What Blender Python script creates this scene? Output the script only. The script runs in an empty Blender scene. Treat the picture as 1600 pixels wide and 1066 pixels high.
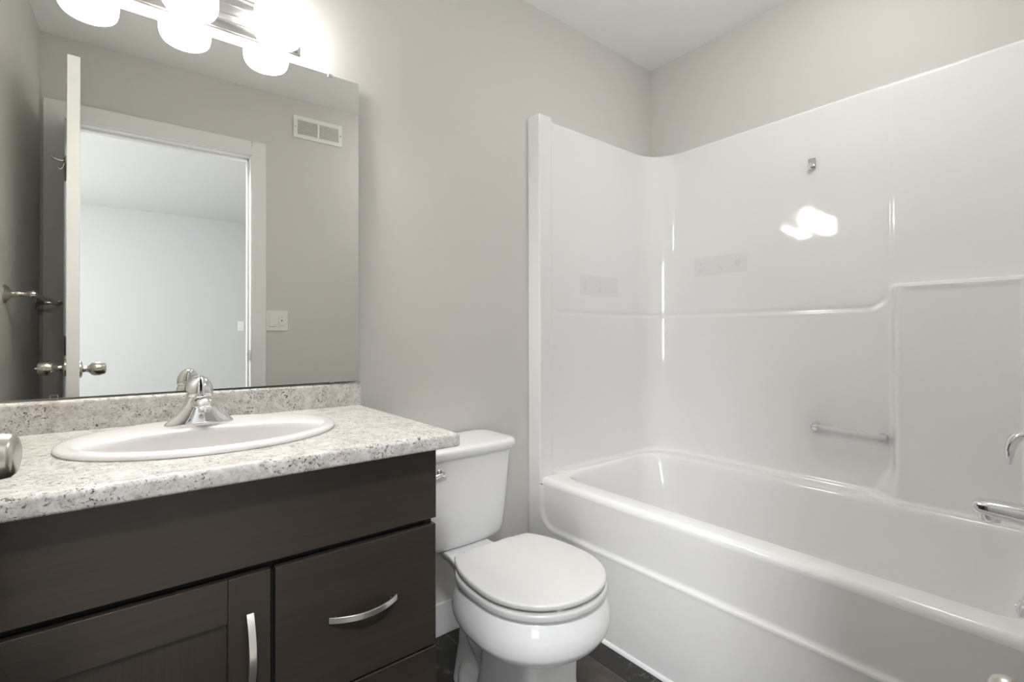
import bpy, bmesh, math, random
from mathutils import Vector, Matrix
from math import sin, cos, pi, radians, sqrt, atan2, exp, tan

random.seed(7)
S = bpy.context.scene
COL = S.collection

# ---------------------------------------------------------------- camera
CAM_H = 1.0615
FPX = 760.65
YAW, PITCH, ROLL = radians(38.712), radians(0.342), radians(-0.144)
cam_d = bpy.data.cameras.new('camera')
cam = bpy.data.objects.new('camera', cam_d); COL.objects.link(cam)
fw = Vector((sin(YAW) * cos(PITCH), cos(YAW) * cos(PITCH), sin(PITCH)))
rt = Vector((cos(YAW), -sin(YAW), 0)); up = rt.cross(fw)
r2 = rt * cos(ROLL) + up * sin(ROLL); u2 = -rt * sin(ROLL) + up * cos(ROLL)
cam.matrix_world = Matrix(((r2.x, u2.x, -fw.x, 0), (r2.y, u2.y, -fw.y, 0), (r2.z, u2.z, -fw.z, CAM_H), (0, 0, 0, 1)))
cam_d.sensor_width = 36.0; cam_d.lens = FPX / 1600 * 36.0
cam_d.shift_y = -11.95 / 1600
cam_d.clip_start = 0.01; cam_d.clip_end = 50
S.camera = cam

# ---------------------------------------------------------------- world, daylight, exposure
S.view_settings.view_transform = 'Standard'; S.view_settings.look = 'None'
S.view_settings.gamma = 1.0; S.view_settings.use_curve_mapping = False
S.view_settings.exposure = 0.80
W = bpy.data.worlds.new('world'); S.world = W; W.use_nodes = True
bg = W.node_tree.nodes['Background']; bg.inputs[0].default_value = (0.75, 0.85, 1, 1); bg.inputs[1].default_value = 1.0
S.cycles.max_bounces = 10; S.cycles.diffuse_bounces = 6; S.cycles.glossy_bounces = 6; S.cycles.transmission_bounces = 8
S.cycles.caustics_reflective = False; S.cycles.caustics_refractive = False
S.cycles.sample_clamp_indirect = 6.0

DAYLIGHT_W = 54.0       # daylight entering the bedroom through its window
BATH_FILL = 13.0     # glow of the fill lamp added over the tub, out of view
BULB_W = 5.3            # each bulb inside a vanity shade
BEDROOM_FILL = 130.0   # glow of the unseen fill lamp added outside the doorway
SHADE_STRENGTH = 11.0    # glow of the vanity light's glass shades
def area_light(name, loc, rot, sx, sy, watts, color):
    l = bpy.data.lights.new(name, 'AREA'); l.shape = 'RECTANGLE'; l.size = sx; l.size_y = sy; l.energy = watts; l.color = color
    o = bpy.data.objects.new(name, l); COL.objects.link(o); o.location = loc; o.rotation_euler = rot
    return o
area_light('window_daylight', (-2.12, -2.1, 1.45), (0, radians(-90), 0), 1.5, 1.9, DAYLIGHT_W, (0.93, 0.97, 1.0))

# ---------------------------------------------------------------- materials
def mat(name, color, rough=0.5, metal=0.0, spec=0.5, **kw):
    m = bpy.data.materials.new(name); m.use_nodes = True
    b = m.node_tree.nodes['Principled BSDF']
    b.inputs['Base Color'].default_value = (*color, 1); b.inputs['Roughness'].default_value = rough
    b.inputs['Metallic'].default_value = metal; b.inputs['Specular IOR Level'].default_value = spec
    for k, v in kw.items(): b.inputs[k.replace('_', ' ')].default_value = v
    return m
class NT:
    """small node helper"""
    def __init__(s, m):
        s.t = m.node_tree; s.b = s.t.nodes['Principled BSDF']
        tc = s.t.nodes.new('ShaderNodeTexCoord'); s.obj = tc.outputs['Object']
        g = s.t.nodes.new('ShaderNodeNewGeometry'); s.pos = g.outputs['Position']
    def link(s, a, b): s.t.links.new(a, b)
    def mapping(s, src, scale=(1, 1, 1), loc=(0, 0, 0)):
        n = s.t.nodes.new('ShaderNodeMapping'); n.inputs['Scale'].default_value = scale; n.inputs['Location'].default_value = loc
        s.link(src, n.inputs['Vector']); return n.outputs[0]
    def noise(s, src, scale, detail=4, rough=0.55, dist=0.0):
        n = s.t.nodes.new('ShaderNodeTexNoise'); n.inputs['Scale'].default_value = scale; n.inputs['Detail'].default_value = detail
        n.inputs['Roughness'].default_value = rough; n.inputs['Distortion'].default_value = dist
        s.link(src, n.inputs['Vector']); return n.outputs['Fac']
    def ramp(s, fac, stops):
        n = s.t.nodes.new('ShaderNodeValToRGB'); e = n.color_ramp.elements
        while len(e) < len(stops): e.new(0.5)
        for i, (p, c) in enumerate(stops):
            e[i].position = p; e[i].color = (*c, 1) if isinstance(c, tuple) else (c, c, c, 1)
        s.link(fac, n.inputs[0]); return n.outputs[0]
    def mix(s, fac, a, b, mode='MIX'):
        n = s.t.nodes.new('ShaderNodeMix'); n.data_type = 'RGBA'; n.blend_type = mode
        for sock, v in ((n.inputs['Factor'], fac), (n.inputs['A'], a), (n.inputs['B'], b)):
            sock = sock if not (sock.name in 'AB') else [i for i in n.inputs if i.name == sock.name and i.type == 'RGBA'][0]
            if isinstance(v, (int, float)): sock.default_value = v
            elif isinstance(v, tuple): sock.default_value = (*v, 1)
            else: s.link(v, sock)
        return [o for o in n.outputs if o.type == 'RGBA'][0]
    def math(s, op, a, b=0.0, c=0.0):
        n = s.t.nodes.new('ShaderNodeMath'); n.operation = op
        for i, v in enumerate((a, b, c)):
            if isinstance(v, (int, float)): n.inputs[i].default_value = v
            else: s.link(v, n.inputs[i])
        return n.outputs[0]
    def xyz(s, src):
        n = s.t.nodes.new('ShaderNodeSeparateXYZ'); s.link(src, n.inputs[0]); return n.outputs
    def comb(s, x, y, z):
        n = s.t.nodes.new('ShaderNodeCombineXYZ')
        for i, v in enumerate((x, y, z)):
            if isinstance(v, (int, float)): n.inputs[i].default_value = v
            else: s.link(v, n.inputs[i])
        return n.outputs[0]
    def bump(s, h, strength, dist):
        n = s.t.nodes.new('ShaderNodeBump'); n.inputs['Strength'].default_value = strength; n.inputs['Distance'].default_value = dist
        s.link(h, n.inputs['Height']); s.link(n.outputs[0], s.b.inputs['Normal'])
    def color(s, c): s.link(c, s.b.inputs['Base Color'])

def paint(name, color, rough=0.55, bump=0.05):
    m = mat(name, color, rough, 0, 0.3); n = NT(m)
    n.bump(n.noise(n.pos, 260, 3), bump, 0.002); return m
M_wall = paint('wall_paint_greige', (0.61, 0.597, 0.57))
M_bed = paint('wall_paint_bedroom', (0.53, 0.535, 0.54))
M_ceil = paint('ceiling_white', (0.88, 0.88, 0.875), 0.8)
nn = NT(M_ceil); nn.bump(nn.noise(nn.pos, 90, 4), 0.25, 0.004)
M_trim = mat('trim_white', (0.78, 0.78, 0.775), 0.35)
M_door = mat('door_white', (0.77, 0.765, 0.755), 0.4)
M_gel = mat('gelcoat_white', (0.80, 0.80, 0.795), 0.05, 0, 0.5)
M_porc = mat('porcelain_white', (0.76, 0.76, 0.765), 0.06, 0, 0.5)
M_sinkporc = mat('sink_porcelain', (0.76, 0.745, 0.74), 0.08, 0, 0.5)
M_seat = mat('seat_plastic', (0.62, 0.62, 0.61), 0.18, 0, 0.5)
M_plastic = mat('white_plastic', (0.78, 0.775, 0.75), 0.35)
M_chrome = mat('chrome', (0.82, 0.82, 0.82), 0.05, 1.0)
M_nickel = mat('brushed_nickel', (0.60, 0.565, 0.52), 0.27, 1.0)
M_nickel_dark = mat('brushed_nickel_plate', (0.42, 0.41, 0.40), 0.30, 1.0)
M_pull = mat('satin_nickel_pull', (0.72, 0.70, 0.67), 0.30, 1.0)
M_mirror = mat('mirror_silver', (0.86, 0.868, 0.835), 0.0, 1.0)
M_mirror_edge = mat('mirror_edge', (0.42, 0.45, 0.42), 0.25)
M_black = mat('black_gap', (0.006, 0.006, 0.006), 0.8)
M_caulk = mat('caulk_white', (0.82, 0.82, 0.82), 0.3)
M_acrylic = mat('clear_acrylic', (0.92, 0.93, 0.92), 0.08, 0, 0.5, Transmission_Weight=0.4, IOR=1.3)
M_pane = mat('window_glass', (1, 1, 1), 0.0, 0, 0.5, Transmission_Weight=1.0, IOR=1.02)
M_sticker = mat('label_film', (0.755, 0.755, 0.75), 0.08)
M_stickermark = mat('label_mark', (0.69, 0.69, 0.685), 0.2)
M_carpet = mat('carpet_beige', (0.55, 0.51, 0.45), 0.95)
M_vent_dark = mat('vent_shadow', (0.20, 0.195, 0.18), 0.8)

M_shade = bpy.data.materials.new('glowing_glass_shade'); M_shade.use_nodes = True
bs = M_shade.node_tree.nodes['Principled BSDF']
bs.inputs['Base Color'].default_value = (0.9, 0.9, 0.88, 1); bs.inputs['Roughness'].default_value = 0.25
bs.inputs['Emission Color'].default_value = (1.0, 0.97, 0.935, 1); bs.inputs['Emission Strength'].default_value = SHADE_STRENGTH

M_fill_dome = bpy.data.materials.new('fill_ceiling_dome'); M_fill_dome.use_nodes = True  # glowing dome of the added bathroom fill lamp
bd = M_fill_dome.node_tree.nodes['Principled BSDF']
bd.inputs['Base Color'].default_value = (0.9, 0.9, 0.88, 1); bd.inputs['Emission Color'].default_value = (1.0, 0.975, 0.945, 1); bd.inputs['Emission Strength'].default_value = BATH_FILL

M_fill_dome2 = M_fill_dome.copy(); M_fill_dome2.name = 'fill_bedroom_dome'  # same dome for the added fill lamp beyond the doorway
bd = M_fill_dome2.node_tree.nodes['Principled BSDF']
bd.inputs['Emission Color'].default_value = (0.97, 0.985, 1.0, 1); bd.inputs['Emission Strength'].default_value = BEDROOM_FILL

def wood(name, horizontal):
    m = mat(name, (0.03, 0.026, 0.022), 0.34, 0, 0.45); n = NT(m)
    sc = (2.6, 40, 170) if horizontal else (170, 40, 2.6)
    v = n.mapping(n.pos, sc)
    g = n.noise(v, 4.0, 6, 0.65); g2 = n.noise(n.mapping(n.pos, (0.6, 5, 9) if horizontal else (9, 5, 0.6)), 3.0, 3)
    c = n.ramp(g, [(0.22, (0.0265, 0.0205, 0.0165)), (0.78, (0.0445, 0.0355, 0.0290))])
    c2 = n.ramp(g2, [(0.3, (0.85, 0.83, 0.80)), (0.75, (1.15, 1.10, 1.05))])
    n.color(n.mix(1.0, c, c2, 'MULTIPLY'))
    n.bump(g, 0.10, 0.0008)
    return m
M_wood_h = wood('espresso_wood_horizontal', True)
M_wood_v = wood('espresso_wood_vertical', False)

def granite():
    m = mat('granite_laminate', (0.6, 0.58, 0.55), 0.38, 0, 0.4); n = NT(m)
    fine = n.noise(n.pos, 190, 6, 0.7, 0.3); mid = n.noise(n.pos, 62, 5, 0.65, 0.6); big = n.noise(n.mapping(n.pos, (1, 1, 1), (3.1, 7.7, 1.2)), 16, 4, 0.6, 0.5)
    warm = n.noise(n.mapping(n.pos, (1, 1, 1), (9.1, 2.7, 5.2)), 22, 3, 0.5)
    base = n.ramp(mid, [(0.30, (0.37, 0.35, 0.33)), (0.46, (0.54, 0.525, 0.50)), (0.62, (0.68, 0.67, 0.655))])
    base = n.mix(n.math('MULTIPLY', n.ramp(warm, [(0.52, 0.0), (0.66, 1.0)]), 0.25), base, (0.40, 0.33, 0.275))
    speck = n.ramp(fine, [(0.39, 1.0), (0.455, 0.0)])
    zone = n.ramp(big, [(0.40, 0.15), (0.56, 1.0)])
    c = n.mix(n.math('MULTIPLY', speck, zone), base, (0.085, 0.070, 0.058))
    blot = n.ramp(n.noise(n.mapping(n.pos, (1, 1, 1), (1.7, 4.1, 8.2)), 105, 3, 0.55, 1.0), [(0.62, 0.0), (0.665, 1.0)])
    c = n.mix(n.math('MULTIPLY', blot, zone), c, (0.055, 0.046, 0.04))
    n.color(c); return m
M_granite = granite()

def slate():
    m = mat('slate_vinyl_tile', (0.03, 0.03, 0.03), 0.38, 0, 0.45); n = NT(m)
    x, y, z = n.xyz(n.pos)
    T = 0.305
    tx = n.math('DIVIDE', n.math('SUBTRACT', x, 1.2095 - 4 * T), T); ty = n.math('DIVIDE', n.math('SUBTRACT', y, 0.904 - 20 * T), T)
    fx = n.math('FRACT', tx); fy = n.math('FRACT', ty)
    ex = n.math('MINIMUM', fx, n.math('SUBTRACT', 1.0, fx)); ey = n.math('MINIMUM', fy, n.math('SUBTRACT', 1.0, fy))
    e = n.math('MINIMUM', ex, ey)
    grout = n.math('LESS_THAN', e, 0.0055)
    cell = n.comb(n.math('FLOOR', tx), n.math('FLOOR', ty), 0.0)
    rnd = n.math('FRACT', n.math('ADD', n.math('MULTIPLY', n.math('FLOOR', tx), 0.37), n.math('ADD', n.math('MULTIPLY', n.math('FLOOR', ty), 0.61), 0.1)))
    pick = n.math('MULTIPLY', n.math('GREATER_THAN', rnd, 0.36), n.math('LESS_THAN', rnd, 0.62))
    off = n.t.nodes.new('ShaderNodeVectorMath'); off.operation = 'MULTIPLY_ADD'
    n.link(cell, off.inputs[0]); off.inputs[1].default_value = (3.7, 5.1, 0); n.link(n.pos, off.inputs[2])
    v = off.outputs[0]
    cloud = n.noise(v, 7, 5, 0.6, 0.8)
    dark = n.ramp(cloud, [(0.3, (0.006, 0.0055, 0.005)), (0.7, (0.022, 0.0195, 0.0175))])
    brown = n.ramp(cloud, [(0.3, (0.030, 0.023, 0.019)), (0.7, (0.105, 0.085, 0.072))])
    c = n.mix(pick, dark, brown)
    vein = n.math('ABSOLUTE', n.math('SUBTRACT', n.noise(v, 5.5, 5, 0.6, 1.6), 0.5))
    vm = n.ramp(vein, [(0.0, 1.0), (0.012, 0.0)])
    vz = n.ramp(n.noise(v, 9, 2), [(0.5, 0.0), (0.62, 1.0)])
    c = n.mix(n.math('MULTIPLY', n.math('MULTIPLY', vm, vz), 0.6), c, (0.22, 0.21, 0.19))
    c = n.mix(grout, c, (0.10, 0.092, 0.085))
    n.color(c)
    n.bump(n.noise(v, 30, 4), 0.12, 0.002)
    return m
M_slate = slate()

# ---------------------------------------------------------------- mesh helpers
def finish(name, bm, m, parent=None, smooth=35, bevel=0.0, segs=2, subsurf=0):
    bmesh.ops.remove_doubles(bm, verts=bm.verts, dist=1e-6)
    bmesh.ops.recalc_face_normals(bm, faces=bm.faces)
    me = bpy.data.meshes.new(name); bm.to_mesh(me); bm.free()
    o = bpy.data.objects.new(name, me); COL.objects.link(o)
    if m is not None: me.materials.append(m)
    if smooth:
        me.shade_smooth(); me.set_sharp_from_angle(angle=radians(smooth))
    if bevel:
        b = o.modifiers.new('bevel', 'BEVEL'); b.width = bevel; b.segments = segs; b.limit_method = 'ANGLE'; b.angle_limit = radians(40)
        b.harden_normals = True
    if subsurf:
        s = o.modifiers.new('subdivision', 'SUBSURF'); s.levels = subsurf; s.render_levels = subsurf
    if parent is not None:
        o.parent = parent
        w = Matrix.Translation(parent_world(parent))
        o.matrix_parent_inverse = w.inverted()
    return o
def parent_world(p):
    v = Vector((0, 0, 0))
    return Vector(p.get('_at', (0, 0, 0))) if p.type == 'EMPTY' else v
def thing(name, loc, label, cat, group=None):
    o = bpy.data.objects.new(name, None); COL.objects.link(o); o.location = loc; o['_at'] = loc
    o.empty_display_size = 0.05
    o['label'] = label; o['category'] = cat
    if group: o['group'] = group
    return o
def sub(name, bm, m, part, **kw):
    """a sub-part: child of a part mesh, built in the same coordinates as it"""
    o = finish(name, bm, m, None, **kw); o.parent = part; return o
def struct(name, bm, m, **kw):
    o = finish(name, bm, m, **kw); o['kind'] = 'structure'; return o
def tag(o, label, cat, group=None):
    o['label'] = label; o['category'] = cat
    if group: o['group'] = group
    return o
def box(bm, x0, x1, y0, y1, z0, z1, mtx=None):
    vs = [bm.verts.new((x, y, z)) for x in (x0, x1) for y in (y0, y1) for z in (z0, z1)]
    for f in ((0, 1, 3, 2), (4, 6, 7, 5), (0, 4, 5, 1), (2, 3, 7, 6), (0, 2, 6, 4), (1, 5, 7, 3)): bm.faces.new([vs[i] for i in f])
    if mtx is not None:
        for v in vs: v.co = mtx @ v.co
    return vs
def new(): return bmesh.new()
def boxm(*a):
    bm = new(); box(bm, *a); return bm
def loft(bm, rings, cap0=True, cap1=True, closed=True):
    vr = [[bm.verts.new(p) for p in r] for r in rings]
    n = len(vr[0])
    for a, b in zip(vr[:-1], vr[1:]):
        for i in range(n if closed else n - 1):
            j = (i + 1) % n
            bm.faces.new((a[i], a[j], b[j], b[i]))
    if cap0: bm.faces.new(list(reversed(vr[0])))
    if cap1: bm.faces.new(vr[-1])
    return vr
def frame_of(d):
    d = Vector(d).normalized(); a = Vector((0, 0, 1)) if abs(d.z) < 0.9 else Vector((1, 0, 0))
    u = d.cross(a).normalized(); v = d.cross(u).normalized(); return d, u, v
def lathe(bm, origin, axis, prof, n=32, cap0=True, cap1=True):
    """prof: list of (distance along axis, radius)"""
    o = Vector(origin); d, u, v = frame_of(axis)
    rings = [[o + d * t + (u * cos(2 * pi * i / n) + v * sin(2 * pi * i / n)) * max(r, 1e-5) for i in range(n)] for t, r in prof]
    loft(bm, rings, cap0, cap1)
def tube(bm, pts, rad, n=14, flat=None, upv=None):
    """rad: float or list; flat: (a,b) half-sizes ellipse override list"""
    pts = [Vector(p) for p in pts]; rings = []
    pu = None
    for i, p in enumerate(pts):
        d = (pts[min(i + 1, len(pts) - 1)] - pts[max(i - 1, 0)]).normalized()
        if upv is not None: u = Vector(upv)
        elif pu is not None: u = pu
        else: u = frame_of(d)[1]
        u = (u - d * u.dot(d)).normalized(); v = d.cross(u); pu = u
        r = rad[i] if isinstance(rad, (list, tuple)) else rad
        a, b = r if isinstance(r, tuple) else (r, r)
        rings.append([p + u * a * cos(2 * pi * k / n) + v * b * sin(2 * pi * k / n) for k in range(n)])
    loft(bm, rings)
def strap(bm, pts, w, t, wdir):
    """flat bar of width w (along wdir) and thickness t following pts"""
    pts = [Vector(p) for p in pts]; wd = Vector(wdir).normalized(); rings = []
    for i, p in enumerate(pts):
        d = (pts[min(i + 1, len(pts) - 1)] - pts[max(i - 1, 0)]).normalized()
        nrm = d.cross(wd).normalized()
        rings.append([p + wd * w / 2 + nrm * t / 2, p - wd * w / 2 + nrm * t / 2, p - wd * w / 2 - nrm * t / 2, p + wd * w / 2 - nrm * t / 2])
    loft(bm, rings)
def rrect(x0, x1, y0, y1, r, z, nc=8, ns=6):
    """rounded rectangle ring in the XY plane, counter-clockwise"""
    r = max(min(r, (x1 - x0) / 2 - 1e-4, (y1 - y0) / 2 - 1e-4), 1e-4)
    cs = [(x1 - r, y1 - r, 0), (x0 + r, y1 - r, 90), (x0 + r, y0 + r, 180), (x1 - r, y0 + r, 270)]
    out = []
    for k, (cx, cy, a0) in enumerate(cs):
        arc = [(cx + r * cos(radians(a0 + 90 * i / nc)), cy + r * sin(radians(a0 + 90 * i / nc))) for i in range(nc + 1)]
        nx, ny, na = cs[(k + 1) % 4]
        e = (nx + r * cos(radians(na)), ny + r * sin(radians(na))); s = arc[-1]
        out += arc + [(s[0] + (e[0] - s[0]) * i / ns, s[1] + (e[1] - s[1]) * i / ns) for i in range(1, ns)]
    return [Vector((x, y, z)) for x, y in out]
def egg(cx, yf, yb, ym, hw, z, n=64, pw=2.0, pb=2.0):
    """toilet-bowl outline: front tip yf, back yb, widest at ym, half width hw"""
    out = []
    for i in range(n):
        a = 2 * pi * i / n; s, c = sin(a), cos(a)
        p = pw if s < 0 else pb
        k = (abs(c) ** p + abs(s) ** p) ** (-1 / p)
        out.append(Vector((cx + hw * c * k, ym + (ym - yf if s < 0 else yb - ym) * s * k, z)))
    return out
def sstep(a, b, x):
    t = min(max((x - a) / (b - a), 0), 1); return t * t * (3 - 2 * t)

# ---------------------------------------------------------------- room numbers (metres)
D = 1.5206; YF = -0.001; XL = -0.353; XR = 2.145; H = 2.44
OPL, OPR, OPT = -0.265, 0.490, 2.055        # door opening
WT = 0.12

# ---------------------------------------------------------------- setting
struct('floor', boxm(XL - .1, XR + .1, YF - WT, D + .1, -.05, 0), M_slate, smooth=0)
struct('ceiling', boxm(XL - .1, XR + .1, YF - WT / 2, D + .1, H, H + .05), M_ceil, smooth=0)
struct('wall_back', boxm(XL - .1, XR + .1, D, D + .1, 0, H), M_wall, smooth=0)
struct('wall_right', boxm(XR, XR + .1, YF - WT, D, 0, H), M_wall, smooth=0)
struct('wall_left', boxm(XL - .1, XL, YF, D, 0, H), M_wall, smooth=0)
bm = new()
box(bm, XL - .1, OPL - .02, YF - WT, YF, 0, H); box(bm, OPR + .02, XR, YF - WT, YF, 0, H)
box(bm, OPL - .02, OPR + .02, YF - WT, YF, OPT + .02, H)
struct('wall_front', bm, M_wall, smooth=0)
# bedroom beyond the doorway
BX0, BX1, BY0, BY1 = -2.2, 2.6, -3.72, YF - WT
struct('floor_bedroom', boxm(BX0, BX1, BY0, BY1, -.05, .005), M_carpet, smooth=0)
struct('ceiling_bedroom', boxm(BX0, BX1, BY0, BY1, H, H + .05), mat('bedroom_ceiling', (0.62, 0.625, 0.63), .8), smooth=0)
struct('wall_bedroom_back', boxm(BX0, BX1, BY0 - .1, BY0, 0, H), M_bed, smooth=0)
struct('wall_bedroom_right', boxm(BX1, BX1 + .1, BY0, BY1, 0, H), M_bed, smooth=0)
bm = new()
box(bm, BX0 - .1, BX0, BY0, -3.1, 0, H); box(bm, BX0 - .1, BX0, -1.1, BY1, 0, H)
box(bm, BX0 - .1, BX0, -3.1, -1.1, 0, .65); box(bm, BX0 - .1, BX0, -3.1, -1.1, 2.25, H)
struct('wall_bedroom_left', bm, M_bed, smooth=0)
bm = new()
box(bm, BX0, OPL - .1, BY1 - .012, BY1 - .001, 0, H); box(bm, OPR + .1, BX1, BY1 - .012, BY1 - .001, 0, H); box(bm, OPL - .1, OPR + .1, BY1 - .012, BY1 - .001, OPT + .1, H)
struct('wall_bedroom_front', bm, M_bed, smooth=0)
bm = new()
for (a, b, c, d) in ((-3.1, -1.1, .65, .71), (-3.1, -1.1, 2.19, 2.25), (-3.1, -3.04, .65, 2.25), (-1.16, -1.1, .65, 2.25), (-2.13, -2.07, .65, 2.25)):
    box(bm, BX0 - .07, BX0 - .01, a, b, c, d)
wf = struct('window_1', bm, M_trim, smooth=0)
g = finish('pane', boxm(BX0 - .042, BX0 - .036, -3.05, -1.15, .70, 2.20), M_pane, smooth=0); g.parent = wf

# baseboard on the mirror wall between vanity and tub
bm = new(); box(bm, 0.567, 1.3035, D - .012, D, 0, .115)
struct('baseboard_back', bm, M_trim, bevel=.003)
# door jamb with stops
bm = new()
box(bm, OPL - .02, OPL, YF - WT, YF, 0, OPT); box(bm, OPR, OPR + .02, YF - WT, YF, 0, OPT); box(bm, OPL - .02, OPR + .02, YF - WT, YF, OPT, OPT + .02)
box(bm, OPL, OPL + .011, YF - .085, YF - .045, 0, OPT); box(bm, OPR - .011, OPR, YF - .085, YF - .045, 0, OPT); box(bm, OPL, OPR, YF - .085, YF - .045, OPT - .011, OPT)
jamb = struct('trim_1', bm, M_trim, bevel=.0015)
bm = new(); box(bm, OPR - .0025, OPR, YF - .034, YF - .004, .925, .985); box(bm, OPR - .003, OPR + .001, YF - .004, YF + .006, .935, .975)
sp = finish('strike_plate', bm, M_chrome, bevel=.001); sp.parent = jamb
# casing around the door on the bathroom side
CT = 2.1376
bm = new()
box(bm, -.342, OPL - .006, YF, YF + .016, 0, CT); box(bm, OPR + .006, .5655, YF, YF + .016, 0, CT); box(bm, OPL - .006, OPR + .006, YF, YF + .016, OPT + .005, CT)
struct('trim_2', bm, M_trim, bevel=.0025)
# bead of caulk along the foot of the tub
bm = new()
ring = lambda y: [Vector((1.306, y, 0.0)), Vector((1.2975, y, 0.0)), Vector((1.2985, y, .006)), Vector((1.302, y, .011)), Vector((1.306, y, .013))]
loft(bm, [ring(YF + .002), ring(D - .013)])
struct('trim_3', bm, M_caulk)

# ---------------------------------------------------------------- door (open against the left wall)
HX, HY = OPL + .003, YF + .004
AL = math.asin(0.080 / 0.757)
door = boxm(0, .035, 0, .757, .012, 2.042)
du = Vector((sin(AL), cos(AL), 0)); dn = Vector((cos(AL), -sin(AL), 0))      # along the leaf, out of its bathroom face
dm = Matrix(((dn.x, du.x, 0, HX), (dn.y, du.y, 0, HY), (0, 0, 1, 0), (0, 0, 0, 1)))
for v in door.verts: v.co = dm @ v.co
door_o = struct('door_1', door, M_door, bevel=.002)
def knob(face_u, z, side):
    n = dn * side; o = Vector((HX, HY, 0)) + du * face_u + dn * (.035 if side > 0 else 0) + Vector((0, 0, z))
    bm = new()
    lathe(bm, o, n, [(0, .031), (.004, .031), (.007, .028), (.009, .015), (.011, .0115), (.020, .0105), (.026, .0130), (.031, .0195), (.038, .0238), (.046, .0256), (.055, .0252), (.0595, .0240), (.0600, .0228), (.0607, .0226), (.0690, .0212), (.0725, .0180), (.0742, .012), (.0746, .0)], 40)
    k = finish('door_knob', bm, M_nickel); k.parent = door_o
    if side < 0:
        bm = new(); lathe(bm, o + n * .0746, n, [(-.002, .0045), (.005, .004), (.006, .002)], 16)
        b = finish('lock_button', bm, M_chrome); b.parent = k
knob(.697, .945, 1); knob(.697, .952, -1)
for hz in (.22, 1.02, 1.82):
    bm = new(); lathe(bm, (HX - .002, HY + .008, hz - .045), (0, 0, 1), [(0, .006), (.09, .006)], 12)
    h_ = finish('hinge', bm, M_nickel); h_.parent = door_o

# robe hook on the back of the door
ho = Vector((HX, HY, 1.746)) + du * .47
rh = thing('robe_hook', tuple(ho), 'small dark metal robe hook on the back of the open white door', 'hook')
bm = new(); lathe(bm, ho, -dn, [(0, .019), (.004, .019), (.007, .013), (.010, .008)], 24)
finish('base', bm, M_nickel, rh)
bm = new()
tube(bm, [ho - dn * t + Vector((0, 0, z)) for t, z in ((.006, 0), (.018, -.003), (.028, -.001), (.036, .003), (.040, .008))], [.005, .004, .004, .005, .0065], 12)
tube(bm, [ho - dn * t + Vector((0, 0, z)) for t, z in ((.006, -.006), (.009, -.022), (.014, -.034), (.021, -.036), (.025, -.029))], [.004, .0035, .0035, .004, .005], 12)
finish('hook', bm, M_nickel, rh)

# ---------------------------------------------------------------- towel bar on the left wall
tb = thing('towel_bar', (XL, .36, 1.21), 'brushed nickel towel bar on the left wall, seen in the mirror', 'towel bar')
TZ = 1.211
for y in (.080, .645):
    bm = new()
    lathe(bm, (XL, y, TZ), (1, 0, 0), [(0, .030), (.004, .030), (.008, .026), (.012, .022), (.014, .0175), (.020, .011), (.026, .0085), (.033, .0105), (.040, .0085), (.050, .0075), (.058, .0085), (.062, .0115), (.068, .0135), (.074, .0135), (.080, .0115), (.084, .006), (.0855, 0)], 28)
    finish('post', bm, M_nickel, tb)
bm = new(); tube(bm, [(XL + .071, .080, TZ), (XL + .071, .645, TZ)], .0075, 16)
finish('bar', bm, M_nickel, tb)

# ---------------------------------------------------------------- towel ring on the front wall
PX, PZ = .652, .719
ph = thing('towel_ring', (PX, YF, PZ), 'nickel wall fitting with a ring beside the doorway, cut off by the bottom right corner', 'towel ring')
bm = new()
lathe(bm, (PX, YF, PZ), (0, 1, 0), [(0, .028), (.004, .028), (.009, .022), (.014, .013), (.024, .0085), (.034, .0105), (.044, .0095), (.052, .011), (.058, .0165), (.065, .0195), (.073, .0195), (.080, .0155), (.084, .007), (.0848, 0)], 32)
finish('post', bm, M_nickel, ph)
bm = new(); n_ = 64; rings = []
for i in range(n_):
    a = 2 * pi * i / n_; c = Vector((PX + .076 * sin(a), YF + .068, PZ - .082 + .076 * cos(a))); e = Vector((sin(a), 0, cos(a)))
    rings.append([c + e * .0048 * cos(2 * pi * k / 12) + Vector((0, 1, 0)) * .0048 * sin(2 * pi * k / 12) for k in range(12)])
loft(bm, rings + [rings[0]], False, False)
finish('ring', bm, M_nickel, ph)

# ---------------------------------------------------------------- vanity cabinet
VX0, VX1 = XL + .001, .565; VF = .9852; CB = .8142
van = thing('vanity_cabinet', (.10, 1.26, 0), 'dark espresso wood vanity cabinet with satin nickel pulls under the granite-look counter', 'cabinet')
bm = new()
for x0, x1 in ((VX0, VX0 + .016), (VX1 - .018, VX1 - .002)): box(bm, x0, x1, VF + .020, D - .001, .09, CB - .001)
box(bm, VX0 + .016, VX1 - .018, VF + .020, D - .001, .09, .106); box(bm, VX0 + .016, VX1 - .018, D - .017, D - .001, .106, CB - .001)
finish('body', bm, M_wood_v, van, bevel=.001)
bm = new(); box(bm, VX0 + .0165, VX1 - .0185, VF + .021, VF + .036, .1065, CB - .002)
finish('face_frame', bm, M_black, van, smooth=0)  # black sheet behind the fronts; shade in the gaps put into its colour
bm = new(); box(bm, VX0 + .02, VX1 - .02, VF + .085, D - .02, 0, .092)
finish('toe_kick', bm, M_black, van, smooth=0)
bm = new(); box(bm, VX0 + .003, VX1, VF, VF + .019, .6455, .8085)
finish('false_front', bm, M_wood_h, van, bevel=.0018)
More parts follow.
